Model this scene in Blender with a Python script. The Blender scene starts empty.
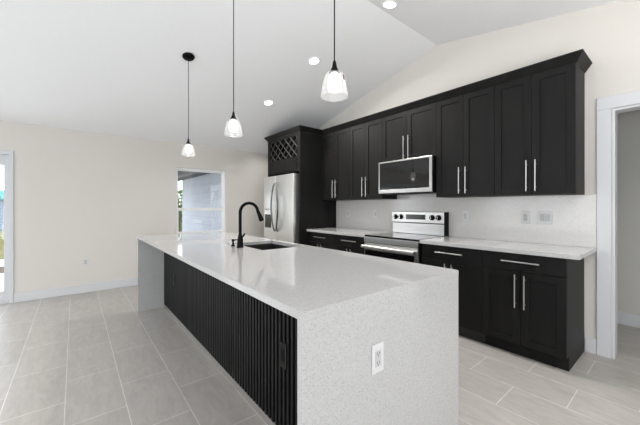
import bpy, bmesh, math, random
from mathutils import Vector, Matrix
random.seed(4)
S = bpy.context.scene
COL = S.collection
R = math.radians

# ---------------------------------------------------------------- camera
cam = bpy.data.objects.new('camera', bpy.data.cameras.new('camera'))
COL.objects.link(cam)
cam.location = (0.587, -3.482, 1.266)
cam.rotation_euler = (R(90), 0, R(50.855))
cam.data.sensor_width = 36
cam.data.lens = 36 * 301.48 / 640
cam.data.shift_y = -5.77 / 640
cam.data.clip_start = 0.02
S.camera = cam

# ---------------------------------------------------------------- world, exposure
S.view_settings.view_transform = 'Standard'
S.view_settings.look = 'None'
S.view_settings.gamma = 1
S.view_settings.use_curve_mapping = False
S.view_settings.exposure = -0.80
W = bpy.data.worlds.new('World'); S.world = W; W.use_nodes = True
nt = W.node_tree
bg = nt.nodes['Background']
bg.inputs[0].default_value = (0.86, 0.93, 1.0, 1)
bg.inputs[1].default_value = 5.0

def area(name, loc, rot, sx, sy, power, col=(1, 1, 1)):
    l = bpy.data.lights.new(name, 'AREA'); l.shape = 'RECTANGLE'
    l.size = sx; l.size_y = sy; l.energy = power; l.color = col
    o = bpy.data.objects.new(name, l); COL.objects.link(o)
    o.location = loc; o.rotation_euler = rot
    return o
# daylight entering by the glazed openings behind and beside the camera
area('daylight_rear_doors', (-1.2, -7.85, 1.1), (R(95), 0, 0), 5.4, 2.0, 108, (1.0, 0.98, 0.96))
area('daylight_side_window', (3.50, -3.6, 1.15), (R(112), 0, R(90)), 3.4, 2.0, 92, (0.88, 0.94, 1.0))
area('daylight_sliding_door', (-5.55, -5.35, .95), (R(102), 0, R(-90)), 1.3, 1.7, 50, (0.96, 0.98, 1.0))
# added unseen fill lamp right of the camera, aimed up to brighten the ceiling
area('ceiling_fill_lamp', (1.0, -1.9, 1.7), (R(180), R(-10), 0), .7, .7, 60, (1, .99, .98))
# added fill lamps without fixtures, over the unseen room and behind the refrigerator cabinet
for lx, ly, lz, le in ((1.0, -1.9, 2.76, 14), (1.7, -1.2, 2.62, 18), (2.2, -4.3, 2.55, 22), (-.4, -5.2, 3.02, 26), (-2.4, -5.9, 2.95, 26), (-4.6, -.5, 2.46, 4)):
    area('downlight_and_fill_beam', (lx, ly, lz), (0, 0, 0), .14, .14, le, (1, .97, .93)).data.spread = R(140)

# ---------------------------------------------------------------- materials
def mat(name, base=(.8, .8, .8), rough=.5, metal=0.0, spec=.5, coat=0.0):
    m = bpy.data.materials.new(name); m.use_nodes = True
    b = m.node_tree.nodes['Principled BSDF']
    b.inputs['Base Color'].default_value = (*base, 1)
    b.inputs['Roughness'].default_value = rough
    b.inputs['Metallic'].default_value = metal
    b.inputs['Specular IOR Level'].default_value = spec
    b.inputs['Coat Weight'].default_value = coat
    return m
def N(m, t): return m.node_tree.nodes.new(t)
def L(m, a, b): m.node_tree.links.new(a, b)
def bsdf(m): return m.node_tree.nodes['Principled BSDF']
def noise_tint(m, c1, c2, scale, detail=4, stretch=(1, 1, 1), lo=.35, hi=.65, bump=0.0):
    tc = N(m, 'ShaderNodeTexCoord'); mp = N(m, 'ShaderNodeMapping')
    mp.inputs['Scale'].default_value = stretch
    no = N(m, 'ShaderNodeTexNoise'); no.inputs['Scale'].default_value = scale; no.inputs['Detail'].default_value = detail
    cr = N(m, 'ShaderNodeValToRGB')
    cr.color_ramp.elements[0].position = lo; cr.color_ramp.elements[1].position = hi
    cr.color_ramp.elements[0].color = (*c1, 1); cr.color_ramp.elements[1].color = (*c2, 1)
    L(m, tc.outputs['Object'], mp.inputs[0]); L(m, mp.outputs[0], no.inputs['Vector'])
    L(m, no.outputs['Fac'], cr.inputs[0]); L(m, cr.outputs[0], bsdf(m).inputs['Base Color'])
    if bump:
        bp = N(m, 'ShaderNodeBump'); bp.inputs['Strength'].default_value = bump; bp.inputs['Distance'].default_value = .002
        L(m, no.outputs['Fac'], bp.inputs['Height']); L(m, bp.outputs[0], bsdf(m).inputs['Normal'])
    return m

M = {}
M['wall'] = noise_tint(mat('wall_paint', rough=.85, spec=.2), (.665, .635, .59), (.68, .65, .605), 90, 3, bump=.04)
M['ceiling'] = noise_tint(mat('ceiling_paint', rough=.9, spec=.15), (.87, .875, .885), (.885, .89, .90), 60, 3, bump=.03)
M['trim'] = mat('trim_white', (.63, .635, .65), .4)
M['vinyl'] = mat('window_frame_white', (.88, .88, .88), .4)
M['hall'] = mat('hall_paint', (.60, .59, .55), .85, spec=.2)
M['cab'] = noise_tint(mat('cabinet_charcoal', rough=.45, spec=.12), (.0095, .0092, .009), (.013, .0126, .0122), 14, 5, (1, 1, .12))
M['cabin'] = mat('cabinet_inside', (.010, .010, .010), .6)
M['slat'] = mat('slat_black', (.006, .0061, .0061), .5, spec=.22)
M['basestrip'] = mat('base_strip_grey', (.20, .19, .18), .6)
M['slatback'] = mat('slat_groove', (.004, .004, .004), .8, spec=.1)
M['toe'] = mat('toe_kick_black', (.012, .012, .012), .5)
M['mwsteel'] = mat('microwave_steel', (.52, .515, .51), .3, 1.0)
M['nickel'] = mat('brushed_nickel', (.50, .495, .485), .3, 1.0)
M['steel'] = noise_tint(mat('stainless_steel', rough=.30, metal=1.0), (.70, .695, .685), (.74, .735, .725), 6, 3, (1, 1, 30))
M['steel2'] = mat('polished_steel', (.60, .60, .60), .16, 1.0)
M['black'] = mat('matte_black', (.0025, .0025, .0025), .45, spec=.1)
M['blkglass'] = mat('black_glass', (.004, .004, .004), .04, spec=.55)
M['cooktop'] = mat('cooktop_glass', (.010, .010, .011), .07, spec=.7)
M['display'] = mat('display_dark', (.012, .012, .014), .15)
M['plastic'] = mat('white_plastic', (.64, .64, .635), .35)
M['plasticshade'] = mat('white_plastic_recess', (.50, .50, .495), .45)
M['slot'] = mat('socket_slot', (.03, .03, .03), .6)
M['darkplate'] = mat('black_cover_plate', (.005, .005, .005), .5, spec=.25)
M['fridge'] = noise_tint(mat('fridge_stainless', rough=.42, metal=1.0), (.84, .835, .82), (.87, .865, .85), 6, 3, (1, 1, 30))
M['dkmetal'] = mat('dark_brushed_metal', (.13, .13, .13), .3, 1.0)
M['sink'] = mat('black_composite_sink', (.014, .014, .014), .4)
M['rubber'] = mat('gasket_grey', (.10, .10, .10), .6)
M['fridgeside'] = mat('fridge_side_grey', (.07, .07, .07), .45)
M['ringgrey'] = mat('burner_ring_grey', (.12, .12, .12), .3)
M['label'] = mat('sticker_paper', (.78, .76, .74), .6)
M['labelink'] = mat('sticker_ink', (.10, .03, .03), .6)

def quartz(name, base, dark, light, rough, sc=85, shift=0, thr=(.085, .13)):
    m = mat(name, base, rough, spec=.65)
    tc = N(m, 'ShaderNodeTexCoord')
    v = N(m, 'ShaderNodeTexVoronoi'); v.inputs['Scale'].default_value = sc; v.feature = 'F1'
    v2 = N(m, 'ShaderNodeTexVoronoi'); v2.inputs['Scale'].default_value = sc * 1.7
    no = N(m, 'ShaderNodeTexNoise'); no.inputs['Scale'].default_value = sc * .9; no.inputs['Detail'].default_value = 3
    for a in (v, v2, no): L(m, tc.outputs['Object'], a.inputs['Vector'])
    # only a share of the cells carries a fleck: compare the cell colour with a threshold
    sep = N(m, 'ShaderNodeSeparateColor'); L(m, v.outputs['Color'], sep.inputs[0])
    gt = N(m, 'ShaderNodeMath'); gt.operation = 'GREATER_THAN'; gt.inputs[1].default_value = .78; L(m, sep.outputs[0], gt.inputs[0])
    lt = N(m, 'ShaderNodeMapRange'); lt.inputs['From Min'].default_value = .22; lt.inputs['From Max'].default_value = .40
    lt.inputs['To Min'].default_value = 1; lt.inputs['To Max'].default_value = 0; L(m, v.outputs['Distance'], lt.inputs['Value'])
    mu = N(m, 'ShaderNodeMath'); mu.operation = 'MULTIPLY'; L(m, gt.outputs[0], mu.inputs[0]); L(m, lt.outputs[0], mu.inputs[1])
    sep2 = N(m, 'ShaderNodeSeparateColor'); L(m, v2.outputs['Color'], sep2.inputs[0])
    gt2 = N(m, 'ShaderNodeMath'); gt2.operation = 'GREATER_THAN'; gt2.inputs[1].default_value = .75; L(m, sep2.outputs[1], gt2.inputs[0])
    mixn = N(m, 'ShaderNodeMix'); mixn.data_type = 'RGBA'
    mixn.inputs['A'].default_value = (*[c * .94 for c in base], 1); mixn.inputs['B'].default_value = (*[min(1, c * 1.05) for c in base], 1)
    L(m, no.outputs['Fac'], mixn.inputs['Factor'])
    m1 = N(m, 'ShaderNodeMix'); m1.data_type = 'RGBA'; m1.inputs['B'].default_value = (*light, 1)
    L(m, mixn.outputs['Result'], m1.inputs['A']); L(m, gt2.outputs[0], m1.inputs['Factor'])
    m2 = N(m, 'ShaderNodeMix'); m2.data_type = 'RGBA'; m2.inputs['B'].default_value = (*dark, 1)
    L(m, m1.outputs['Result'], m2.inputs['A']); L(m, mu.outputs[0], m2.inputs['Factor'])
    L(m, m2.outputs['Result'], bsdf(m).inputs['Base Color'])
    return m
M['quartz'] = quartz('white_speckled_quartz', (.475, .468, .462), (.385, .37, .355), (.505, .505, .50), .045, 125)
M['splash'] = quartz('pale_speckled_quartz', (.60, .58, .555), (.50, .48, .455), (.66, .645, .63), .16, 125)

def floor_mat():
    m = mat('porcelain_floor_tile', (.5, .48, .46), .33, spec=.45)
    tc = N(m, 'ShaderNodeTexCoord'); mp = N(m, 'ShaderNodeMapping')
    mp.inputs['Location'].default_value = (.2 + .295 + .59 * 20, .78 + .3055 * 40, 0)
    br = N(m, 'ShaderNodeTexBrick')
    br.offset = .5; br.offset_frequency = 2; br.squash = 1
    br.inputs['Scale'].default_value = 1
    br.inputs['Brick Width'].default_value = .59; br.inputs['Row Height'].default_value = .3055
    br.inputs['Mortar Size'].default_value = .0027; br.inputs['Mortar Smooth'].default_value = .15
    br.inputs['Color1'].default_value = (.40, .378, .352, 1); br.inputs['Color2'].default_value = (.43, .408, .381, 1)
    br.inputs['Mortar'].default_value = (.63, .61, .585, 1)
    L(m, tc.outputs['Object'], mp.inputs[0]); L(m, mp.outputs[0], br.inputs['Vector'])
    mp2 = N(m, 'ShaderNodeMapping'); mp2.inputs['Scale'].default_value = (1.1, 3.6, 1); L(m, tc.outputs['Object'], mp2.inputs[0])
    no = N(m, 'ShaderNodeTexNoise'); no.inputs['Scale'].default_value = 5.0; no.inputs['Detail'].default_value = 7
    no.inputs['Distortion'].default_value = 1.3; L(m, mp2.outputs[0], no.inputs['Vector'])
    mr = N(m, 'ShaderNodeMapRange'); mr.inputs['From Min'].default_value = .3; mr.inputs['From Max'].default_value = .7
    mr.inputs['To Min'].default_value = .90; mr.inputs['To Max'].default_value = 1.08; L(m, no.outputs['Fac'], mr.inputs['Value'])
    mx = N(m, 'ShaderNodeMix'); mx.data_type = 'RGBA'; mx.blend_type = 'MULTIPLY'; mx.inputs['Factor'].default_value = 1
    L(m, br.outputs['Color'], mx.inputs['A']); L(m, mr.outputs[0], mx.inputs['B'])
    L(m, mx.outputs['Result'], bsdf(m).inputs['Base Color'])
    bp = N(m, 'ShaderNodeBump'); bp.inputs['Strength'].default_value = .35; bp.inputs['Distance'].default_value = .002; bp.invert = True
    L(m, br.outputs['Fac'], bp.inputs['Height']); L(m, bp.outputs[0], bsdf(m).inputs['Normal'])
    return m
M['floor'] = floor_mat()

def emit(name, col, st):
    m = mat(name, col, .5); b = bsdf(m)
    b.inputs['Emission Color'].default_value = (*col, 1); b.inputs['Emission Strength'].default_value = st
    return m
M['lamp'] = emit('downlight_lens', (1, .98, .95), 9)
M['bulb'] = emit('lit_bulb', (1, .98, .95), 2.6)

def thin_glass(name, tint=(1, 1, 1), gloss=.08, white=0.0):
    m = bpy.data.materials.new(name); m.use_nodes = True; t = m.node_tree
    t.nodes.remove(t.nodes['Principled BSDF']); out = t.nodes['Material Output']
    tr = t.nodes.new('ShaderNodeBsdfTransparent'); tr.inputs[0].default_value = (*tint, 1)
    gl = t.nodes.new('ShaderNodeBsdfGlossy'); gl.inputs['Roughness'].default_value = .03
    mx = t.nodes.new('ShaderNodeMixShader'); mx.inputs[0].default_value = gloss
    t.links.new(tr.outputs[0], mx.inputs[1]); t.links.new(gl.outputs[0], mx.inputs[2])
    last = mx
    if white:
        tl = t.nodes.new('ShaderNodeBsdfTranslucent'); tl.inputs[0].default_value = (.95, .95, .95, 1)
        df = t.nodes.new('ShaderNodeBsdfDiffuse'); df.inputs[0].default_value = (.92, .92, .92, 1)
        a = t.nodes.new('ShaderNodeMixShader'); a.inputs[0].default_value = .5
        t.links.new(tl.outputs[0], a.inputs[1]); t.links.new(df.outputs[0], a.inputs[2])
        m2 = t.nodes.new('ShaderNodeMixShader'); m2.inputs[0].default_value = white
        t.links.new(mx.outputs[0], m2.inputs[1]); t.links.new(a.outputs[0], m2.inputs[2]); last = m2
    t.links.new(last.outputs[0], out.inputs['Surface'])
    return m
M['glass'] = thin_glass('window_glass', gloss=.06)
M['shade'] = thin_glass('frosted_glass_shade', gloss=.035, white=.15)
M['siding'] = mat('lanai_wall_paint', (.74, .78, .88), .8)
M['lanaiceil'] = mat('lanai_soffit_grey', (.10, .105, .11), .7)
M['lanaibeam'] = mat('lanai_beam_grey', (.30, .30, .31), .7)
M['concrete'] = noise_tint(mat('patio_concrete', rough=.9), (.62, .60, .56), (.70, .68, .65), 5)
M['lawn'] = noise_tint(mat('lawn_grass', rough=.95, spec=.1), (.13, .13, .04), (.24, .21, .09), 6, 6)
M['mulch'] = noise_tint(mat('garden_soil', rough=.95, spec=.1), (.10, .075, .05), (.18, .14, .10), 14, 6)
M['leaf'] = noise_tint(mat('shrub_leaf', rough=.7), (.035, .085, .018), (.18, .26, .05), 7, 3)
M['stem'] = mat('shrub_stem', (.10, .07, .04), .9)
M['teal'] = mat('teal_paint', (.10, .45, .45), .7)
M['bluegrey'] = mat('blue_grey_paint', (.22, .28, .38), .8)
M['roof'] = mat('grey_roof', (.22, .22, .24), .8)

# ---------------------------------------------------------------- mesh helpers
def box(bm, x0, x1, y0, y1, z0, z1, bev=0.0, seg=2):
    if x0 > x1: x0, x1 = x1, x0
    if y0 > y1: y0, y1 = y1, y0
    vs = [bm.verts.new(p) for p in ((x0,y0,z0),(x1,y0,z0),(x1,y1,z0),(x0,y1,z0),(x0,y0,z1),(x1,y0,z1),(x1,y1,z1),(x0,y1,z1))]
    fs = [bm.faces.new([vs[i] for i in q]) for q in ((0,3,2,1),(4,5,6,7),(0,1,5,4),(1,2,6,5),(2,3,7,6),(3,0,4,7))]
    if bev:
        es = list({e for f in fs for e in f.edges})
        bmesh.ops.bevel(bm, geom=es, offset=bev, segments=seg, affect='EDGES', profile=.5)
def frame_xz(bm, x0, x1, z0, z1, t, y0, y1, tb=None, tt=None, tr=None, bev=0.0):
    """rectangular ring in the XZ plane"""
    tb = t if tb is None else tb; tt = t if tt is None else tt; tr = t if tr is None else tr
    box(bm, x0, x0+t, y0, y1, z0, z1, bev); box(bm, x1-tr, x1, y0, y1, z0, z1, bev)
    box(bm, x0+t, x1-tr, y0, y1, z0, z0+tb, bev); box(bm, x0+t, x1-tr, y0, y1, z1-tt, z1, bev)
def prism(bm, pts, axis, a, b):
    """polygon pts (2D) extruded along axis from a to b"""
    def P(p, t):
        return {'x': (t, p[0], p[1]), 'y': (p[0], t, p[1]), 'z': (p[0], p[1], t)}[axis]
    va = [bm.verts.new(P(p, a)) for p in pts]; vb = [bm.verts.new(P(p, b)) for p in pts]
    bm.faces.new(va); bm.faces.new(vb[::-1]); n = len(pts)
    for i in range(n): bm.faces.new((va[i], vb[i], vb[(i+1) % n], va[(i+1) % n]))
def lathe(bm, prof, c, n=32, axis='z', cap=True):
    """prof: list of (r, h); turned about axis through c"""
    rings = []
    for r, h in prof:
        ring = []
        for i in range(n):
            a = 2*math.pi*i/n; u, v = r*math.cos(a), r*math.sin(a)
            p = {'z': (u, v, h), 'y': (u, h, v), 'x': (h, u, v)}[axis]
            ring.append(bm.verts.new((c[0]+p[0], c[1]+p[1], c[2]+p[2])))
        rings.append(ring)
    for a, b in zip(rings, rings[1:]):
        for i in range(n): bm.faces.new((a[i], a[(i+1) % n], b[(i+1) % n], b[i]))
    if cap:
        bm.faces.new(rings[0][::-1]); bm.faces.new(rings[-1])
def tube(bm, pts, r, n=16):
    pts = [Vector(p) for p in pts]; rs = r if isinstance(r, (list, tuple)) else [r]*len(pts)
    rings = []; up = None
    for i, p in enumerate(pts):
        d = (pts[min(i+1, len(pts)-1)] - pts[max(i-1, 0)]).normalized()
        if up is None:
            up = Vector((0, 0, 1)) if abs(d.z) < .9 else Vector((1, 0, 0))
        s = d.cross(up).normalized(); up = s.cross(d).normalized()
        rings.append([bm.verts.new(p + rs[i]*(s*math.cos(2*math.pi*k/n) + up*math.sin(2*math.pi*k/n))) for k in range(n)])
    for a, b in zip(rings, rings[1:]):
        for i in range(n): bm.faces.new((a[i], a[(i+1) % n], b[(i+1) % n], b[i]))
    bm.faces.new(rings[0][::-1]); bm.faces.new(rings[-1])
def sweep(bm, path, prof):
    """mitred sweep along an XY path; prof is (outward, z); outward = right-hand side of travel"""
    path = [Vector(p) for p in path]; n = len(path); outs = []
    def nrm(a, b):
        d = (b-a).normalized(); return Vector((d.y, -d.x))
    for i in range(n):
        if i == 0: outs.append(nrm(path[0], path[1]))
        elif i == n-1: outs.append(nrm(path[-2], path[-1]))
        else:
            a = nrm(path[i-1], path[i]); b = nrm(path[i], path[i+1]); h = (a+b).normalized()
            outs.append(h / h.dot(a))
    rings = [[bm.verts.new((path[i].x+outs[i].x*o, path[i].y+outs[i].y*o, z)) for o, z in prof] for i in range(n)]
    m = len(prof)
    for a, b in zip(rings, rings[1:]):
        for i in range(m): bm.faces.new((a[i], a[(i+1) % m], b[(i+1) % m], b[i]))
    bm.faces.new(rings[0][::-1]); bm.faces.new(rings[-1])

def wloc(o):
    v = Vector((0, 0, 0))
    while o is not None: v = v + o.location; o = o.parent
    return v
def obj(name, bm, m, parent=None, smooth=False, origin=None):
    """bm is in world coordinates"""
    bmesh.ops.recalc_face_normals(bm, faces=bm.faces)
    me = bpy.data.meshes.new(name)
    o = bpy.data.objects.new(name, me); COL.objects.link(o)
    base = wloc(parent) if parent is not None else Vector((0, 0, 0))
    if origin is not None:
        o.location = Vector(origin) - base; bm.transform(Matrix.Translation(-Vector(origin)))
    else: bm.transform(Matrix.Translation(-base))
    bm.to_mesh(me); bm.free()
    if parent is not None: o.parent = parent
    for mm in (m if isinstance(m, (list, tuple)) else [m]): me.materials.append(mm)
    if smooth:
        for p in me.polygons: p.use_smooth = True
        try: me.set_sharp_from_angle(angle=R(35))
        except Exception: pass
    return o
def tag(o, label, cat, group=None):
    o['label'] = label; o['category'] = cat
    if group: o['group'] = group
    return o
def thing(name, label, cat, loc, group=None):
    o = bpy.data.objects.new(name, None); COL.objects.link(o); o.empty_display_size = .1
    o.location = loc; return tag(o, label, cat, group)
def struct(name, bm, m, parent=None, smooth=False):
    o = obj(name, bm, m, parent, smooth)
    if parent is None: o['kind'] = 'structure'
    return o
def B(): return bmesh.new()
def one(*a, bev=0.0): bm = B(); box(bm, *a, bev=bev); return bm

# ---------------------------------------------------------------- room shell
XL, XR, YF = -5.053, 3.2, -7.5
XRG, ZRG, ZL = -1.395, 3.27, 2.385
SL = (ZRG-ZL)/(XRG-XL); SR = -.19
def zc(x): return ZRG + SL*(x-XRG) if x < XRG else ZRG + SR*(x-XRG)
DX0, DX1, DZ = .178, 1.25, 2.078           # opening to the hall
struct('floor', one(XL-.12, XR+.12, YF-.12, 2.3, -.12, 0), M['floor'])
bm = B(); prism(bm, [(XL-.12, zc(XL-.12)), (XRG, ZRG), (XR+.12, zc(XR+.12)), (XR+.12, zc(XR+.12)+.15), (XRG, ZRG+.15), (XL-.12, zc(XL-.12)+.15)], 'y', YF-.12, .12)
struct('ceiling', bm, M['ceiling'])
bm = B(); prism(bm, [(XL-.12, 0), (DX0, 0), (DX0, zc(DX0)), (XRG, ZRG), (XL-.12, zc(XL-.12))], 'y', 0, .12)
prism(bm, [(DX0, DZ), (DX1, DZ), (DX1, zc(DX1)), (DX0, zc(DX0))], 'y', 0, .12)
prism(bm, [(DX1, 0), (XR+.12, 0), (XR+.12, zc(XR+.12)), (DX1, zc(DX1))], 'y', 0, .12)
struct('wall_back', bm, M['wall'])
WY0, WY1, WZ0, WZ1 = -2.116, -1.233, .77, 1.95     # window in the left wall
GY0, GY1, GZ = -6.06, -4.106, 2.0                  # sliding door in the left wall
bm = B()
box(bm, XL-.12, XL, WY1, 0, 0, ZL); box(bm, XL-.12, XL, WY0, WY1, 0, WZ0); box(bm, XL-.12, XL, WY0, WY1, WZ1, ZL)
box(bm, XL-.12, XL, GY1, WY0, 0, ZL); box(bm, XL-.12, XL, GY0, GY1, GZ, ZL); box(bm, XL-.12, XL, YF, GY0, 0, ZL)
struct('wall_left', bm, M['wall'])
FX0, FX1 = -3.9, 1.5
bm = B()
prism(bm, [(XL, 0), (FX0, 0), (FX0, zc(FX0)), (XL, ZL)], 'y', YF-.12, YF)
prism(bm, [(FX0, 2.4), (FX1, 2.4), (FX1, zc(FX1)), (XRG, ZRG), (FX0, zc(FX0))], 'y', YF-.12, YF)
prism(bm, [(FX1, 0), (XR, 0), (XR, zc(XR)), (FX1, zc(FX1))], 'y', YF-.12, YF)
struct('wall_front', bm, M['wall'])
bm = B()
box(bm, XR, XR+.12, -2.3, 0, 0, zc(XR)); box(bm, XR, XR+.12, -5.7, -2.3, 0, .25); box(bm, XR, XR+.12, -5.7, -2.3, 2.3, zc(XR)); box(bm, XR, XR+.12, YF, -5.7, 0, zc(XR))
struct('wall_right', bm, M['wall'])
# hall beyond the opening
bm = B(); box(bm, -1.4, 2.4, 1.10, 1.22, 0, 2.46); struct('wall_hall', bm, M['hall'])
bm = B(); box(bm, -1.52, -1.4, .12, 1.22, 0, 2.46); struct('wall_hall_left', bm, M['hall'])
bm = B(); box(bm, 2.4, 2.52, .12, 1.22, 0, 2.46); struct('wall_hall_right', bm, M['hall'])
struct('ceiling_hall', one(-1.52, 2.52, .12, 1.22, 2.46, 2.54), M['ceiling'])
struct('baseboard_hall', one(-1.4, 2.4, 1.085, 1.10, 0, .13, bev=.003), M['trim'])

# baseboards
bm = B(); box(bm, XL, XL+.016, GY1+.002, -.002, 0, .127, bev=.003); struct('baseboard_left', bm, M['trim'])
bm = B(); box(bm, XL+.017, -4.27, -.016, 0, 0, .127, bev=.003); struct('baseboard_back', bm, M['trim'])
bm = B(); box(bm, .003, .079, -.016, 0, 0, .127, bev=.003); struct('baseboard_passage', bm, M['trim'])
bm = B(); box(bm, DX1+.11, XR-.002, -.016, 0, 0, .127, bev=.003); struct('baseboard_right', bm, M['trim'])
# cased opening
bm = B()
for y0, y1 in ((-.02, 0), (.12, .14)):
    box(bm, .08, .173, y0, y1, 0, DZ+.006, bev=.003); box(bm, DX1+.006, DX1+.106, y0, y1, 0, DZ+.006, bev=.003)
    box(bm, .08, DX1+.106, y0, y1, DZ+.006, 2.19, bev=.003)
box(bm, DX0-.001, DX0+.014, -.004, .124, 0, DZ); box(bm, DX1-.014, DX1+.001, -.004, .124, 0, DZ); box(bm, DX0+.014, DX1-.014, -.004, .124, DZ-.014, DZ+.001)
struct('trim_1', bm, M['trim'])

# window in the left wall (single hung)
def ring_yz(bm, y0, y1, z0, z1, t, x0, x1, bev=0.0):
    box(bm, x0, x1, y0, y0+t, z0, z1, bev); box(bm, x0, x1, y1-t, y1, z0, z1, bev)
    box(bm, x0, x1, y0+t, y1-t, z0, z0+t, bev); box(bm, x0, x1, y0+t, y1-t, z1-t, z1, bev)
bm = B(); ring_yz(bm, WY0, WY1, WZ0, WZ1, .035, XL-.10, XL-.03, .003)
w1 = struct('window_1', bm, M['vinyl'])
bm = B(); box(bm, XL-.085, XL-.045, WY0+.035, WY1-.035, 1.212, 1.235, bev=.003); obj('meeting_rail', bm, M['vinyl'], w1)
bm = B(); ring_yz(bm, WY0+.036, WY1-.036, WZ0+.036, 1.211, .018, XL-.075, XL-.05, .002); obj('lower_sash', bm, M['vinyl'], w1)
bm = B(); ring_yz(bm, WY0+.036, WY1-.036, 1.235, WZ1-.036, .012, XL-.09, XL-.07, .002); obj('upper_sash', bm, M['vinyl'], w1)
obj('pane', one(XL-.064, XL-.060, WY0+.054, WY1-.054, WZ0+.054, 1.193), M['glass'], w1)
obj('pane', one(XL-.082, XL-.078, WY0+.047, WY1-.047, 1.235, WZ1-.047), M['glass'], w1)
struct('trim_2', one(XL-.03, XL+.02, WY0-.02, WY1+.02, WZ0-.022, WZ0, bev=.004), M['vinyl'])

# sliding glass door in the left wall
bm = B()
box(bm, XL-.11, XL+.015, GY1-.045, GY1, 0, GZ, bev=.003); box(bm, XL-.11, XL+.015, GY0, GY0+.045, 0, GZ, bev=.003)
box(bm, XL-.11, XL+.015, GY0+.045, GY1-.045, GZ-.05, GZ, bev=.003); box(bm, XL-.11, XL+.015, GY0+.045, GY1-.045, 0.001, .03, bev=.003)
d1 = struct('door_1', bm, M['trim'])
def slide(ya, yb, x0, x1):
    bm = B(); box(bm, x0, x1, ya, ya+.045, .03, GZ-.05, bev=.003); box(bm, x0, x1, yb-.045, yb, .03, GZ-.05, bev=.003)
    box(bm, x0, x1, ya+.045, yb-.045, .03, .16, bev=.003); box(bm, x0, x1, ya+.045, yb-.045, GZ-.19, GZ-.05, bev=.003)
    f = obj('sliding_panel', bm, M['trim'], d1)
    obj('pane', one(x0+.012, x0+.018, ya+.045, yb-.045, .16, GZ-.19), M['glass'], f)
slide(-5.10, GY1-.046, XL-.05, XL-.015); slide(GY0+.046, -5.055, XL-.095, XL-.06)

# glazed doors behind the camera and the side window
bm = B(); frame_xz(bm, FX0, FX1, 0.001, 2.4, .06, YF-.11, YF-.02)
for k in (1, 2, 3): box(bm, FX0+k*1.35-.04, FX0+k*1.35+.04, YF-.09, YF-.04, .06, 2.34)
d2 = struct('door_2', bm, M['trim'])
obj('pane', one(FX0+.06, FX1-.06, YF-.068, YF-.062, .06, 2.34), M['glass'], d2)
bm = B(); ring_yz(bm, -5.7, -2.3, .25, 2.3, .05, XR+.02, XR+.10); box(bm, XR+.04, XR+.08, -4.03, -3.97, .3, 2.25)
w2 = struct('window_2', bm, M['trim'])
obj('pane', one(XR+.058, XR+.064, -5.65, -2.35, .3, 2.25), M['glass'], w2)

# ---------------------------------------------------------------- kitchen island
IX0, IX1, IY0, IY1, ZT = -3.618, -.227, -2.895, -1.826, .914
SLY = -2.614
T = .03
isl = thing('kitchen_island', 'long white speckled quartz waterfall island with black slatted side in the middle of the kitchen', 'kitchen island', ((IX0+IX1)/2, (IY0+IY1)/2, 0))
SX0, SX1, SY0, SY1 = -2.19, -1.60, -2.30, -1.89    # sink cut-out
bm = B()
zb = ZT-T
# top slab with the sink hole: quads around the hole
xs = [IX0, SX0, SX1, IX1]; ys = [IY0, SY0, SY1, IY1]
g = {}
for zi, z in enumerate((zb, ZT)):
    for i, xx in enumerate(xs):
        for j, yy in enumerate(ys): g[i, j, zi] = bm.verts.new((xx, yy, z))
for i in range(3):
    for j in range(3):
        if (i, j) == (1, 1): continue
        bm.faces.new((g[i,j,1], g[i+1,j,1], g[i+1,j+1,1], g[i,j+1,1])); bm.faces.new((g[i,j,0], g[i,j+1,0], g[i+1,j+1,0], g[i+1,j,0]))
for i in range(3):
    bm.faces.new((g[i,0,0], g[i+1,0,0], g[i+1,0,1], g[i,0,1])); bm.faces.new((g[i,3,0], g[i,3,1], g[i+1,3,1], g[i+1,3,0]))
    bm.faces.new((g[0,i,0], g[0,i,1], g[0,i+1,1], g[0,i+1,0])); bm.faces.new((g[3,i,0], g[3,i+1,0], g[3,i+1,1], g[3,i,1]))
for a, b in (((1,1),(2,1)), ((2,1),(2,2)), ((2,2),(1,2)), ((1,2),(1,1))):
    bm.faces.new((g[a+(0,)], g[a+(1,)], g[b+(1,)], g[b+(0,)]))
bm.normal_update()
es = [e for e in bm.edges if len(e.link_faces) == 2 and e.calc_face_angle() > 1 and all(abs(v.co.z-ZT) < 1e-5 for v in e.verts)]
bmesh.ops.bevel(bm, geom=es, offset=.0025, segments=2, affect='EDGES')
obj('countertop', bm, M['quartz'], isl)
obj('waterfall_panel', one(IX1-T, IX1, IY0, IY1, 0, zb-.0002, bev=.0012), M['quartz'], isl)
obj('waterfall_panel', one(IX0, IX0+T, IY0, IY1, 0, zb-.0002, bev=.0012), M['quartz'], isl)
bm = B()
bx0, bx1 = IX0+T+.001, IX1-T-.001
box(bm, bx0, bx1, SLY+.030, SY0-.03, 0, zb-.001); box(bm, bx0, bx1, SY1+.03, IY1+.03, .1, zb-.001)
box(bm, bx0, SX0-.03, SY0-.03, SY1+.03, .1, zb-.001); box(bm, SX1+.03, bx1, SY0-.03, SY1+.03, .1, zb-.001)
box(bm, bx0, bx1, SY0-.03, IY1-.04, 0, .1)
obj('cabinet_body', bm, M['cab'], isl)
# fluted panel
bm = B(); box(bm, bx0, bx1, SLY+.0205, SLY+.0295, 0.001, zb-.001)
gro = obj('fluted_panel_backing', bm, M['slatback'], isl)
bm = B(); p = .0395; n = int((bx1-bx0)/p); p = (bx1-bx0)/n
for k in range(n):
    x = bx1 - .006 - k*p
    box(bm, x-.0215, x, SLY, SLY+.0203, .048, zb-.001, bev=.002, seg=1)
obj('fluted_panel', bm, M['slat'], isl)
bs_ = obj('base_strip', one(bx0, bx1, SLY+.001, SLY+.0203, .0005, .047, bev=.002), M['basestrip'], isl); bs_['label'] = 'thin grey strip under the slats'

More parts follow.
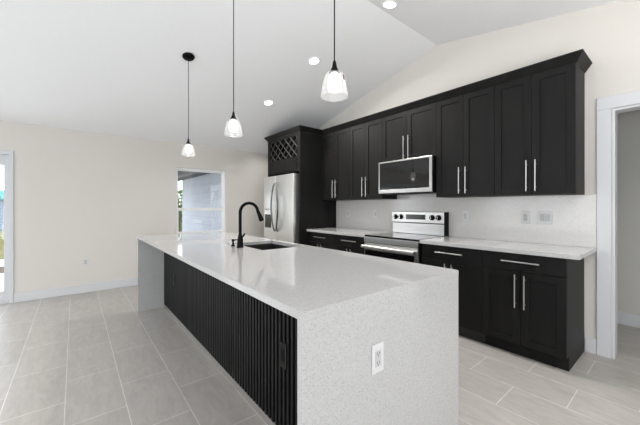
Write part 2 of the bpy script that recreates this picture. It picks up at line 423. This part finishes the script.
def receptacle(parent, cx, cz, y=None, x=None, plate='plastic', w=.072, h=.118, kind='duplex', sgn=-1, slots='slot', inner='plasticshade'):
    """cover plate in XZ plane at y (facing -Y) or in the YZ plane at x; cx is the other horizontal coordinate"""
    def bx(a0, a1, d0, d1, z0, z1, bev=0):
        bm = B()
        if x is None: box(bm, a0, a1, y-d1, y-d0, z0, z1, bev)
        else: box(bm, x+d0, x+d1, a0, a1, z0, z1, bev)
        return bm
    if x is None and False: pass
    pl = bx(cx-w/2, cx+w/2, 0, .005, cz-h/2, cz+h/2, .002)
    return pl, bx
def outlet_parts(parent, cx, cz, y=None, x=None, gangs=1, kind='duplex', plate='plastic', inner='plasticshade', slot='slot'):
    w = .072 if gangs == 1 else .117; h = .118
    def mk(lst, bev=0):
        bm = B()
        for a0, a1, d0, d1, z0, z1 in lst:
            if x is None: box(bm, a0, a1, y-d1, y-d0, z0, z1, bev)
            else: box(bm, x+d0, x+d1, a0, a1, z0, z1, bev)
        return bm
    obj('cover_plate', mk([(cx-w/2, cx+w/2, .0003, .005, cz-h/2, cz+h/2)], .0018), M[plate], parent)
    for gi in range(gangs):
        gx = cx + (gi-(gangs-1)/2)*.046
        if kind == 'duplex':
            s = obj('socket', mk([(gx-.017, gx+.017, .005, .0068, cz-.033, cz+.033)], .0008), M[inner], parent)
            hl = []
            for dz in (-.019, .019):
                hl += [(gx-.008, gx-.0055, .0066, .0072, cz+dz-.002, cz+dz+.007), (gx+.0055, gx+.008, .0066, .0072, cz+dz-.002, cz+dz+.006), (gx-.002, gx+.002, .0066, .0072, cz+dz-.010, cz+dz-.006)]
            for h_ in hl: obj('socket_slot', mk([h_]), M[slot], s)
        else:
            s = obj('rocker_switch', mk([(gx-.0165, gx+.0165, .005, .009, cz-.033, cz+.033)], .0015), M[inner], parent)
outlet_parts(isl, -2.516, .644, x=IX1, plate='plastic')
# two black covered outlets set in the fluted side
def slat_outlet(cx, cz):
    bm = B(); box(bm, cx-.036, cx+.036, SLY-.0065, SLY-.0004, cz-.066, cz+.066, bev=.0018)
    c = obj('outlet_cover', bm, M['darkplate'], isl); c['label'] = 'black outlet cover on the slats'
    bm = B(); box(bm, cx-.017, cx+.017, SLY-.0085, SLY-.0066, cz-.033, cz+.033, bev=.0008); obj('socket', bm, M['black'], c)
slat_outlet(-.787, .472); slat_outlet(-3.075, .45)

# sink
sk = thing('kitchen_sink', 'black undermount sink sunk into the white island top behind the faucet', 'sink', ((SX0+SX1)/2, (SY0+SY1)/2, .68))
bm = B(); z0 = .69; e = .008; zt_ = zb-.0008
box(bm, SX0-e, SX1+e, SY0-e, SY1+e, z0, z0+.01); box(bm, SX0-e, SX0+.001, SY0-e, SY1+e, z0+.01, zt_); box(bm, SX1-.001, SX1+e, SY0-e, SY1+e, z0+.01, zt_)
box(bm, SX0+.001, SX1-.001, SY0-e, SY0+.001, z0+.01, zt_); box(bm, SX0+.001, SX1-.001, SY1-.001, SY1+e, z0+.01, zt_)
obj('basin', bm, M['sink'], sk)
bm = B(); lathe(bm, [(.045, .7005), (.045, .703), (.036, .704), (.03, .702)], ((SX0+SX1)/2, (SY0+SY1)/2, 0)); obj('drain', bm, M['steel2'], sk, True)

# faucet
fx, fy = -1.863, -2.375
fa = thing('gooseneck_faucet', 'tall matte black gooseneck pull-down faucet standing beside the island sink', 'faucet', (fx, fy, ZT))
bm = B(); lathe(bm, [(.030, ZT+.0005), (.030, ZT+.006), (.026, ZT+.012), (.0245, ZT+.07), (.018, ZT+.10), (.0155, ZT+.115)], (fx, fy, 0)); obj('base', bm, M['black'], fa, True)
bm = B(); pts = [(fx, fy, ZT+.10), (fx, fy, 1.16)]; r_ = .084; zc_ = 1.214
for k in range(0, 19):
    a = math.pi - k*R(168)/18; pts.append((fx, fy+r_+r_*math.cos(a), zc_+r_*math.sin(a)))
tube(bm, pts, .0135, 18); obj('spout', bm, M['black'], fa, True)
e1 = Vector(pts[-1]); dr = (e1-Vector(pts[-2])).normalized(); dr = (dr+Vector((0, .15, 0))).normalized()
bm = B(); tube(bm, [e1, e1+dr*.015, e1+dr*.035, e1+dr*.095, e1+dr*.10], [.0145, .0155, .0165, .0225, .020], 18); obj('spray_head', bm, M['black'], fa, True)
bm = B(); tube(bm, [(fx+.012, fy, ZT+.085), (fx+.034, fy+.004, ZT+.095), (fx+.044, fy+.010, ZT+.105), (fx+.050, fy+.02, ZT+.125)], [.010, .009, .0075, .0065], 12); obj('lever', bm, M['black'], fa, True)
# little fittings beside it
bt = thing('soap_dispenser', 'low black soap pump nozzle close to the foot of the black faucet', 'soap dispenser', (-1.99, -2.385, ZT))
bm = B(); lathe(bm, [(.018, ZT+.0005), (.018, ZT+.008), (.010, ZT+.014), (.008, ZT+.040), (.013, ZT+.046), (.013, ZT+.060), (.009, ZT+.064)], (-1.99, -2.385, 0), 20); obj('pump', bm, M['black'], bt, True)
bm = B(); tube(bm, [(-1.99, -2.385, ZT+.052), (-1.99, -2.35, ZT+.056), (-1.99, -2.325, ZT+.048)], [.006, .005, .004], 10); obj('nozzle', bm, M['black'], bt, True)
bm = B(); lathe(bm, [(.023, ZT+.0005), (.023, ZT+.004), (.018, ZT+.007), (.0125, ZT+.0075), (.0125, ZT+.011), (.010, ZT+.012)], (-2.125, -2.385, 0), 24)
tag(obj('air_switch', bm, M['steel2'], None, True), 'small round metal air switch button on the island left of the faucet', 'switch')

# ---------------------------------------------------------------- cabinets
def bar_handle(parent, cx, cz, y, length, vert=True):
    bm = B(); h = length/2; yo = y-.03
    if vert:
        tube(bm, [(cx, yo, cz-h), (cx, yo, cz+h)], .0058, 12)
        for s in (-1, 1): tube(bm, [(cx, y-.0003, cz+s*(h-.035)), (cx, yo, cz+s*(h-.035))], .0045, 8)
    else:
        tube(bm, [(cx-h, yo, cz), (cx+h, yo, cz)], .0058, 12)
        for s in (-1, 1): tube(bm, [(cx+s*(h-.035), y-.0003, cz), (cx+s*(h-.035), yo, cz)], .0045, 8)
    o = obj('handle', bm, M['nickel'], parent, True); o['label'] = 'slim brushed nickel bar handle'
def shaker(name, parent, x0, x1, z0, z1, y, rail=.058):
    """front face at y, 20 mm thick"""
    bm = B(); g_ = .0015
    x0 += g_; x1 -= g_; z0 += g_; z1 -= g_
    frame_xz(bm, x0, x1, z0, z1, rail, y, y+.0195, bev=.0012)
    box(bm, x0+rail-.001, x1-rail+.001, y+.009, y+.018, z0+rail-.001, z1-rail+.001)
    return obj(name, bm, M['cab'], parent)
def slab_front(name, parent, x0, x1, z0, z1, y):
    bm = B(); box(bm, x0+.0015, x1-.0015, y, y+.0195, z0+.0015, z1-.0015, bev=.0015); return obj(name, bm, M['cab'], parent)

UB, UT = 1.372, 2.44
def upper(x0, x1, z0, z1, label, hz, hl=.275, yf=-.33):
    t = thing('upper_cabinet', label, 'cabinet', ((x0+x1)/2, -.165, z0), 'black upper cabinets')
    bm = B(); box(bm, x0+.0005, x1-.0005, yf+.0205, -.0005, z0, z1); obj('body', bm, M['cab'], t)
    xm = (x0+x1)/2
    for a, b, hx in ((x0, xm, xm-.034), (xm, x1, xm+.034)):
        d = shaker('door', t, a, b, z0, z1, yf); bar_handle(d, hx, hz, yf, hl)
    return t
upper(-.61, 0, UB, UT, 'tall two-door black upper cabinet at the right end, nearest the white cased opening', 1.543)
upper(-1.219, -.61, UB, UT, 'tall two-door black upper cabinet just right of the microwave', 1.543)
upper(-1.985, -1.219, 1.842, UT, 'short two-door black cabinet directly above the microwave', 1.995)
upper(-2.590, -1.985, UB, UT, 'tall two-door black upper cabinet just left of the microwave', 1.543)
upper(-3.237, -2.590, UB, UT, 'tall two-door black upper cabinet tucked beside the deep refrigerator panel', 1.543)
CP = [(0, UT+.0005), (.004, UT+.0005), (.05, UT+.068), (.05, UT+.078), (0, UT+.078)]
bm = B(); sweep(bm, [(-1.2195, -.31), (0-.0, -.31), (0, -.001)][::1], [(o+.0, z) for o, z in CP])
tag(obj('crown_molding', bm, M['cab']), 'black angled crown molding along the right-hand upper cabinets, returning to the wall', 'crown molding')
bm = B(); sweep(bm, [(-3.1885, -.31), (-1.2215, -.31)], [(o, z) for o, z in CP]); box(bm, -3.2355, -3.1885, -.3095, -.29, UT+.0005, UT+.078)
tag(obj('crown_molding', bm, M['cab']), 'black angled crown molding from the microwave cabinet left to the refrigerator cabinet', 'crown molding')

ZD = .727
def base_cab(x0, x1, label, end=False):
    t = thing('base_cabinet', label, 'cabinet', ((x0+x1)/2, -.305, 0), 'black base cabinets')
    bm = B(); box(bm, x0+.0005, x1-.0005, -.5895, -.0165, .114, .878); obj('body', bm, M['cab'], t)
    bm = B(); box(bm, x0+.0005, x1-.0005, -.54, -.0165, 0, .1138); obj('toe_kick', bm, M['toe'] if not end else M['cab'], t)
    d = slab_front('drawer', t, x0, x1, ZD, .874, -.61); bar_handle(d, (x0+x1)/2, .806, -.61, .275, False)
    xm = (x0+x1)/2
    for a, b, hx in ((x0, xm, xm-.034), (xm, x1, xm+.034)):
        d = shaker('door', t, a, b, .114, ZD, -.61); bar_handle(d, hx, .562, -.61, .275)
base_cab(-.61, 0, 'black base cabinet with one drawer over two doors at the right end by the opening', True)
base_cab(-1.2265, -.61, 'black base cabinet between the range and the right end cabinet, partly behind the island')
base_cab(-2.620, -1.996, 'black base cabinet just left of the range, only its drawer showing over the island')
base_cab(-3.237, -2.620, 'black base cabinet beside the refrigerator panel, only its drawer showing over the island')
tag(obj('countertop', one(-1.2265, .08, -.645, -.0005, .8785, ZT, bev=.002), M['quartz']), 'white speckled quartz countertop on the base cabinets right of the range', 'countertop')
tag(obj('countertop', one(-3.237, -1.996, -.645, -.0005, .8785, ZT, bev=.002), M['quartz']), 'white speckled quartz countertop between the refrigerator panel and the range', 'countertop')
bm = B(); box(bm, -3.237, -1.983, -.012, -.0005, ZT+.0005, UB-.0005); box(bm, -1.983, -1.221, -.012, -.0005, ZT+.0005, 1.428); box(bm, -1.221, .0785, -.012, -.0005, ZT+.0005, UB-.0005)
tag(obj('backsplash', bm, M['splash']), 'pale grey speckled slab backsplash between counters and upper cabinets', 'backsplash')
for cx, lab, k, gs in ((-2.94, 'white wall outlet on the backsplash nearest the refrigerator panel', 'duplex', 1), (-2.37, 'white wall outlet on the backsplash just left of the range', 'duplex', 1),
                       (-1.038, 'white wall outlet on the backsplash just right of the range', 'duplex', 1), (-.445, 'single white wall outlet on the backsplash left of the double switch plate', 'duplex', 1),
                       (-.287, 'wide white double switch plate at the right end of the backsplash', 'switch', 2)):
    t = thing('wall_outlet' if k == 'duplex' else 'light_switch', lab, 'outlet' if k == 'duplex' else 'light switch', (cx, -.0125, 1.10))
    outlet_parts(t, cx, 1.16, y=-.0122, gangs=gs, kind=k)
t = thing('wall_outlet', 'white wall outlet low on the beige wall left of the island', 'outlet', (XL, -3.357, .39))
outlet_parts(t, -3.357, .45, x=XL)

# deep cabinet around the refrigerator, with lattice wine rack
FX_0, FX_1, FYF, FZB = -4.245, -3.262, -.765, 1.83
fc = thing('refrigerator_cabinet', 'deep black cabinet with a diamond lattice wine rack above the refrigerator and tall side panel', 'cabinet', ((FX_0+FX_1)/2, -.38, 0))
obj('side_panel', one(-3.262, -3.240, FYF, -.0005, 0, UT, bev=.001), M['cab'], fc)
obj('side_panel', one(FX_0, FX_0+.02, FYF, -.0005, 0, UT, bev=.001), M['cab'], fc)
bm = B(); xa, xb = FX_0+.0205, -3.2625
box(bm, xa, xb, FYF+.02, -.001, FZB, FZB+.02); box(bm, xa, xb, FYF+.02, -.001, UT-.02, UT); box(bm, xa, xb, FYF+.35, FYF+.37, FZB+.02, UT-.02)
obj('body', bm, M['cabin'], fc)
LX0, LX1, LZ0, LZ1 = -4.165, -3.325, 2.065, 2.405
bm = B(); frame_xz(bm, xa, xb, FZB, UT, LX0-xa, FYF, FYF+.0195, tb=LZ0-FZB, tt=UT-LZ1, tr=xb-LX1, bev=.0012)
obj('face_frame', bm, M['cab'], fc)
bm = B(); box(bm, LX0+.0, LX1, FYF-.010, FYF-.0002, FZB+.03, FZB+.20, bev=.004); obj('valance_board', bm, M['cab'], fc)
bm = B()
dw, dh = .168, .146; slope = dh/dw
for sgn in (1, -1):
    for k in range(-8, 14):
        # line z = LZ0 + sgn*slope*(x-LX0) + k*dh
        pts = []
        c = LZ0 + k*dh
        f = lambda x: c + sgn*slope*(x-LX0)
        xs_ = sorted([LX0, LX1] + [LX0 + (zz-c)/(sgn*slope) for zz in (LZ0, LZ1)])
        xs_ = [xx for xx in xs_ if LX0-1e-6 <= xx <= LX1+1e-6 and LZ0-1e-6 <= f(xx) <= LZ1+1e-6]
        if len(xs_) < 2 or xs_[-1]-xs_[0] < .02: continue
        a = Vector((xs_[0], 0, f(xs_[0]))); b = Vector((xs_[-1], 0, f(xs_[-1])))
        d = (b-a).normalized(); nn = Vector((-d.z, 0, d.x))*.0027
        prism(bm, [((a+nn).x, (a+nn).z), ((b+nn).x, (b+nn).z), ((b-nn).x, (b-nn).z), ((a-nn).x, (a-nn).z)], 'y', FYF+.001+(0 if sgn > 0 else .0005), FYF+.018)
M['lattice'] = mat('lattice_strip_grey', (.075, .073, .07), .45)
lt = obj('lattice', bm, M['lattice'], fc); lt['label'] = 'grey diamond lattice of the wine rack'
bm = B(); sweep(bm, [(-4.245, -.001), (-4.245, FYF), (-3.240, FYF), (-3.240, -.312)], CP)
obj('crown', bm, M['cab'], fc)

# ---------------------------------------------------------------- refrigerator
RX0, RX1, RYF = -4.235, -3.300, -.855
rf = thing('refrigerator', 'stainless french-door refrigerator with curved handles under the lattice cabinet', 'refrigerator', ((RX0+RX1)/2, -.45, 0))
obj('body', one(-4.221, RX1-.004, -.775, -.03, .02, 1.775, bev=.004), M['fridgeside'], rf)
obj('hinge_cover', one(RX0+.03, RX1-.03, -.80, -.70, 1.776, 1.79, bev=.003), M['fridgeside'], rf)
RM = -3.830
for a, b, hx, sg in ((RX0, RM-.002, RM-.015, -.25), (RM+.002, RX1, RM+.07, 2.1)):
    d = obj('door', one(a, b, RYF, -.782, .70, 1.788, bev=.008), M['fridge'], rf, True)
    bm = B(); pts = []; rs = []
    for k in range(17):
        u = k/16; z = .86+u*.80; bow = math.sin(math.pi*u)
        pts.append((hx + sg*.05*bow, RYF-.012-.055*bow**.6, z)); rs.append(.011+.004*bow)
    pts = [(pts[0][0], RYF-.0005, pts[0][2]-.002)] + pts + [(pts[-1][0], RYF-.0005, pts[-1][2]+.002)]; rs = [.011]+rs+[.011]
    tube(bm, pts, rs, 14); obj('handle', bm, M['dkmetal'], d, True)
    if sg < 0:
        bm = B(); box(bm, a+.05, a+.26, RYF-.004, RYF-.0004, .90, 1.23, bev=.002); dp = obj('water_dispenser', bm, M['display'], d)
        bm = B(); box(bm, a+.055, a+.255, RYF-.010, RYF-.0042, 1.13, 1.225, bev=.002); obj('dispenser_control', bm, M['steel2'], dp)
d = obj('freezer_drawer', one(RX0, RX1, RYF, -.782, .06, .694, bev=.008), M['steel'], rf, True)
bm = B(); tube(bm, [(RX0+.1, RYF-.0005, .63), (RX0+.1, RYF-.05, .63), (RX1-.1, RYF-.05, .63), (RX1-.1, RYF-.0005, .63)], .012, 12); obj('handle', bm, M['steel2'], d, True)

# ---------------------------------------------------------------- range
GX0, GX1 = -1.9925, -1.2305
rg = thing('electric_range', 'stainless electric range with black glass cooktop and knobs on its backguard', 'stove', ((GX0+GX1)/2, -.34, 0))
obj('body', one(GX0, GX1, -.635, -.02, .02, .895, bev=.002), M['black'], rg)
obj('cooktop', one(GX0+.003, GX1-.003, -.665, -.105, .8955, .917, bev=.003), M['cooktop'], rg)
for bx_, by_, br_ in ((-1.80, -.50, .10), (-1.42, -.50, .085), (-1.80, -.24, .075), (-1.42, -.24, .10)):
    bm = B(); lathe(bm, [(br_, .9172), (br_, .9174), (br_-.003, .9174), (br_-.003, .9172)], (bx_, by_, 0), 40, cap=False); obj('burner_ring', bm, M['ringgrey'], rg)
obj('front_trim', one(GX0, GX1, -.672, -.636, .83, .8952, bev=.003), M['steel'], rg)
bm = B(); prism(bm, [(-.155, .9175), (-.105, .9175), (-.02, 1.00), (-.02, 1.0), (-.02, .8955), (-.105, .8955)][1:], 'x', GX0+.004, GX1-.004); bm.free()
obj('backguard_base', one(GX0+.004, GX1-.004, -.100, -.021, .918, 1.055, bev=.003), M['steel'], rg)
bg_ = obj('backguard', one(GX0+.002, GX1-.010, -.118, -.021, 1.063, 1.200, bev=.004), M['steel'], rg)
obj('backguard_end', one(GX1-.0095, GX1, -.118, -.021, .918, 1.200, bev=.001), M['black'], bg_)
obj('backguard_shadow_gap', one(GX0+.006, GX1-.012, -.095, -.022, 1.0552, 1.0628), M['black'], rg)
obj('display', one(-1.762, -1.482, -.1225, -.1183, 1.104, 1.168, bev=.001), M['display'], bg_)
for kx in (-1.925, -1.84, -1.39, -1.305):
    bm = B(); lathe(bm, [(.034, -.1183), (.034, -.124), (.027, -.127), (.025, -.146), (.022, -.149)], (kx, 0, 1.133), 24, 'y'); k_ = obj('knob', bm, M['black'], bg_, True)
    bm = B(); box(bm, kx-.004, kx+.004, -.158, -.1492, 1.115, 1.151, bev=.001); obj('knob_grip', bm, M['steel2'], k_)
dr_ = obj('oven_door', one(GX0+.002, GX1-.002, -.668, -.637, .215, .822, bev=.004), M['steel'], rg)
obj('oven_window', one(GX0+.012, GX1-.045, -.6715, -.6684, .235, .738, bev=.001), M['blkglass'], dr_)
bm = B(); tube(bm, [(GX0-.0+.01, -.722, .782), (GX1-.01, -.722, .782)], .018, 16)
for xx in (GX0+.04, GX1-.04): tube(bm, [(xx, -.6685, .785), (xx, -.72, .782)], [.016, .012], 12)
obj('handle', bm, M['steel'], dr_, True)
obj('storage_drawer', one(GX0+.002, GX1-.002, -.662, -.637, .06, .21, bev=.003), M['steel'], rg)

# ---------------------------------------------------------------- microwave
mw = thing('microwave', 'stainless over-the-range microwave with black glass door under the short cabinet', 'microwave', (-1.6, -.2, 1.43))
MX0, MX1, MZ0, MZ1, MYF = -1.979, -1.2225, 1.43, 1.838, -.41
obj('body', one(MX0, MX1, -.382, -.013, MZ0, MZ1, bev=.002), M['black'], mw)
bm = B(); frame_xz(bm, MX0, MX1, MZ0+.006, MZ1, .017, MYF, -.3825, tb=.047, tt=.018, tr=.034, bev=.0025); obj('door_frame', bm, M['mwsteel'], mw)
obj('door_glass', one(MX0+.017, MX1-.034, MYF+.003, -.3830, MZ0+.053, MZ1-.018), M['blkglass'], mw)
obj('vent_grille', one(MX0+.03, MX0+.20, -.36, -.25, MZ0-.008, MZ0-.0003), M['toe'], mw)
obj('vent_grille', one(MX1-.33, MX1-.10, -.36, -.25, MZ0-.008, MZ0-.0003), M['toe'], mw)

# ---------------------------------------------------------------- pendants
def pendant(x, y, label, sticker=False):
    zb_ = 1.825; zceil = zc(x)
    t = thing('pendant_light', label, 'pendant light', (x, y, zceil), 'pendant lights over the island')
    bm = B(); lathe(bm, [(.062, -.004), (.064, -.012), (.055, -.024), (.02, -.030), (.008, -.040)], (0, 0, 0), 32)
    bm.transform(Matrix.Rotation(-math.atan(SL), 4, 'Y')); bm.transform(Matrix.Translation((x, y, zceil))); obj('canopy', bm, M['black'], t, True)
    bm = B(); tube(bm, [(x, y, zb_+.175), (x, y, zceil-.03)], .0032, 8); obj('cord', bm, M['black'], t, True)
    bm = B(); lathe(bm, [(.027, zb_+.1245), (.023, zb_+.131), (.013, zb_+.150), (.008, zb_+.178), (.004, zb_+.184)], (x, y, 0), 24); obj('cap', bm, M['black'], t, True)
    prof = [(.026, .147), (.040, .140), (.050, .122), (.057, .095), (.062, .060), (.067, .025), (.070, .0), (.0685, -.001), (.0655, .025), (.0605, .060), (.0555, .094), (.0485, .120), (.0385, .1375), (.026, .1445)]
    prof = [(r_ , h*.845) for r_, h in prof]
    bm = B(); lathe(bm, [(r, zb_+h) for r, h in prof], (x, y, 0), 40, cap=False); sh = obj('lamp_shade', bm, M['shade'], t, True)
    bm = B(); lathe(bm, [(.016, .120), (.024, .110), (.032, .088), (.035, .062), (.034, .045), (.027, .031), (.012, .026)], (x, y, zb_), 28)
    obj('bulb', bm, M['bulb'], t, True)
    if sticker:
        # paper sticker curved around the outside of the glass, seen right of centre
        cd = Vector((.587-x, -3.482-y)).normalized(); a0 = math.atan2(cd.y, cd.x)+R(50)
        for nm, da, h0, h1, rr, mm in (('sticker', .30, .052, .100, .0012, 'label'), ('sticker_print', .22, .070, .098, .0018, 'labelink')):
            bm = B(); vs = []
            for i in range(7):
                a = a0+da*(i/6-.5)
                col = []
                for h in (h0, h1):
                    r = .0632-(h-.052)*.15+rr
                    for r2 in (r, r-.0005): col.append(bm.verts.new((x+r2*math.cos(a), y+r2*math.sin(a), zb_+h)))
                vs.append(col)
            for A_, B_ in zip(vs, vs[1:]):
                bm.faces.new((A_[0], B_[0], B_[2], A_[2])); bm.faces.new((A_[1], A_[3], B_[3], B_[1]))
            s_ = obj(nm, bm, M[mm], sh)
    l = bpy.data.lights.new('pendant_lamp', 'POINT'); l.energy = .35; l.color = (1, .96, .9); l.shadow_soft_size = .03
    lo = bpy.data.objects.new('lamp_light', l); COL.objects.link(lo); lo.parent = t; lo.location = (0, 0, zb_-.02-zceil)
PY = -2.518
pendant(-.556, -2.457, 'nearest frosted glass pendant light with black cap and a small sticker on the shade', True)
pendant(-1.668, PY, 'middle frosted glass pendant light on its long black cord')
pendant(-2.873, PY, 'farthest frosted glass pendant light, its round black ceiling canopy showing')

# ---------------------------------------------------------------- downlights
for x, y, lab in ((-2.314, -1.215, 'round recessed ceiling light just left of the nearest pendant'),
                  (-3.339, -1.265, 'round recessed ceiling light nearest the lattice cabinet'),
                  (-1.272, -1.09, 'round recessed ceiling light by the ceiling ridge at the top of the photo')):
    z = zc(x); ang = -math.atan(SL) if x < XRG else -math.atan(SR)
    t = thing('recessed_light', lab, 'ceiling light', (x, y, z), 'recessed ceiling lights')
    Mx = Matrix.Translation((x, y, z)) @ Matrix.Rotation(ang, 4, 'Y')
    bm = B(); lathe(bm, [(.058, -.002), (.060, -.007), (.075, -.007), (.082, -.001), (.082, -.0003), (.058, -.0003)], (0, 0, 0), 36, cap=False); bm.transform(Mx); obj('trim_ring', bm, M['vinyl'], t, True)
    bm = B(); lathe(bm, [(.0575, -.0004), (.0575, -.003)], (0, 0, 0), 36); bm.transform(Mx); obj('lens', bm, M['lamp'], t)
    l = bpy.data.lights.new('downlight_and_fill_beam', 'AREA'); l.shape = 'DISK'; l.size = .11; l.energy = 40 if x < -2 else 14; l.spread = R(165 if x < -2 else 110); l.color = (1, .97, .93)
    lo = bpy.data.objects.new('downlight_and_fill_beam', l); COL.objects.link(lo); lo.parent = t; lo.location = (0, 0, -.012); lo.rotation_euler = (0, ang, 0)

# ---------------------------------------------------------------- outdoors
struct('ground_patio', one(-8.2, XL-.12, -16, 6, -.22, -.08), M['concrete'])
struct('ground_bed', one(-9.3, -8.2, -16, 6, -.25, -.10), M['mulch'])
struct('ground_path', one(-10.6, -9.3, -16, 6, -.25, -.09), M['concrete'])
struct('ground_lawn', one(-60, -10.6, -40, 30, -.28, -.12), M['lawn'])
bm = B(); box(bm, -8.3, XL-.121, -1.16, -1.0, -.08, 2.9)
for k in range(16): box(bm, -8.3, XL-.121, -1.172, -1.16, -.06+k*.185, .115+k*.185, bev=.004, seg=1)
struct('wall_lanai', bm, M['siding'])
bm = B(); box(bm, -8.75, XL-.121, -3.9, -1.173, 1.995, 2.07)
struct('ceiling_lanai', bm, M['lanaiceil'])
for k in range(5):
    b_ = obj('lanai_beam', one(-8.75, XL-.125, -1.62-k*.5, -1.54-k*.5, 1.955, 1.9945), M['lanaibeam']); b_['kind'] = 'structure'
b_ = obj('lanai_post', one(-8.74, -8.60, -4.05, -3.91, -.079, 2.07), M['lanaibeam']); b_['kind'] = 'structure'

def shrub(x, y, h, r, label, n=520, seed=1, ls=.055):
    rnd = random.Random(seed)
    t = thing('shrub', label, 'shrub', (x, y, -.12))
    bm = B()
    for k in range(5):
        a = rnd.random()*6.28
        tube(bm, [(x, y, -.12), (x+.2*r*math.cos(a), y+.2*r*math.sin(a), h*.4), (x+.6*r*math.cos(a), y+.6*r*math.sin(a), h*.85)], [.03, .02, .008], 6)
    obj('stems', bm, M['stem'], t)
    bm = B()
    for k in range(n):
        while True:
            p = Vector((rnd.uniform(-1, 1), rnd.uniform(-1, 1), rnd.uniform(-1, 1)))
            if .35 < p.length < 1: break
        c = Vector((x+p.x*r, y+p.y*r, h*.5+p.z*h*.5))
        d = Vector((rnd.uniform(-1, 1), rnd.uniform(-1, 1), rnd.uniform(-.3, 1))).normalized(); s = d.cross(Vector((rnd.random(), rnd.random(), .3))).normalized()
        q = [c-d*ls, c+s*ls*.5, c+d*ls*1.2, c-s*ls*.5]; nn = d.cross(s)*.004
        f1 = [bm.verts.new(v+nn) for v in q]; f2 = [bm.verts.new(v-nn) for v in q]
        bm.faces.new(f1); bm.faces.new(f2[::-1])
        for i in range(4): bm.faces.new((f1[i], f2[i], f2[(i+1) % 4], f1[(i+1) % 4]))
    obj('foliage', bm, M['leaf'], t)
shrub(-10.2, -.95, 1.9, .85, 'leafy green shrub outside the window beyond the end of the lanai wall', 1500, 3, .07)
shrub(-11.2, -7.6, 1.0, .6, 'low green shrub out on the lawn beyond the sliding door', 500, 5)
def house(x, y, w, label, wallm):
    t = thing('neighbour_house', label, 'house', (x, y, -.12))
    bm = B(); box(bm, x-3, x+3, y-w/2, y+w/2, -.12, 2.5); obj('walls', bm, wallm, t)
    bm = B(); prism(bm, [(x-3.4, 2.5), (x+3.4, 2.5), (x, 4.0)], 'y', y-w/2-.3, y+w/2+.3); obj('roof', bm, M['roof'], t)
# distant pool slide / fence pieces seen through the glass door
t = thing('garden_shed', 'small teal and blue-grey garden shed far out beyond the sliding door', 'shed', (-26, -7.7, -.12))
bm = B(); box(bm, -27.5, -25, -10.0, -5.4, -.12, 1.72); obj('walls', bm, M['bluegrey'], t)
bm = B(); prism(bm, [(-10.3, 1.72), (-5.1, 1.72), (-5.7, 2.2), (-9.7, 2.2)], 'x', -27.8, -24.7); obj('roof', bm, M['teal'], t)
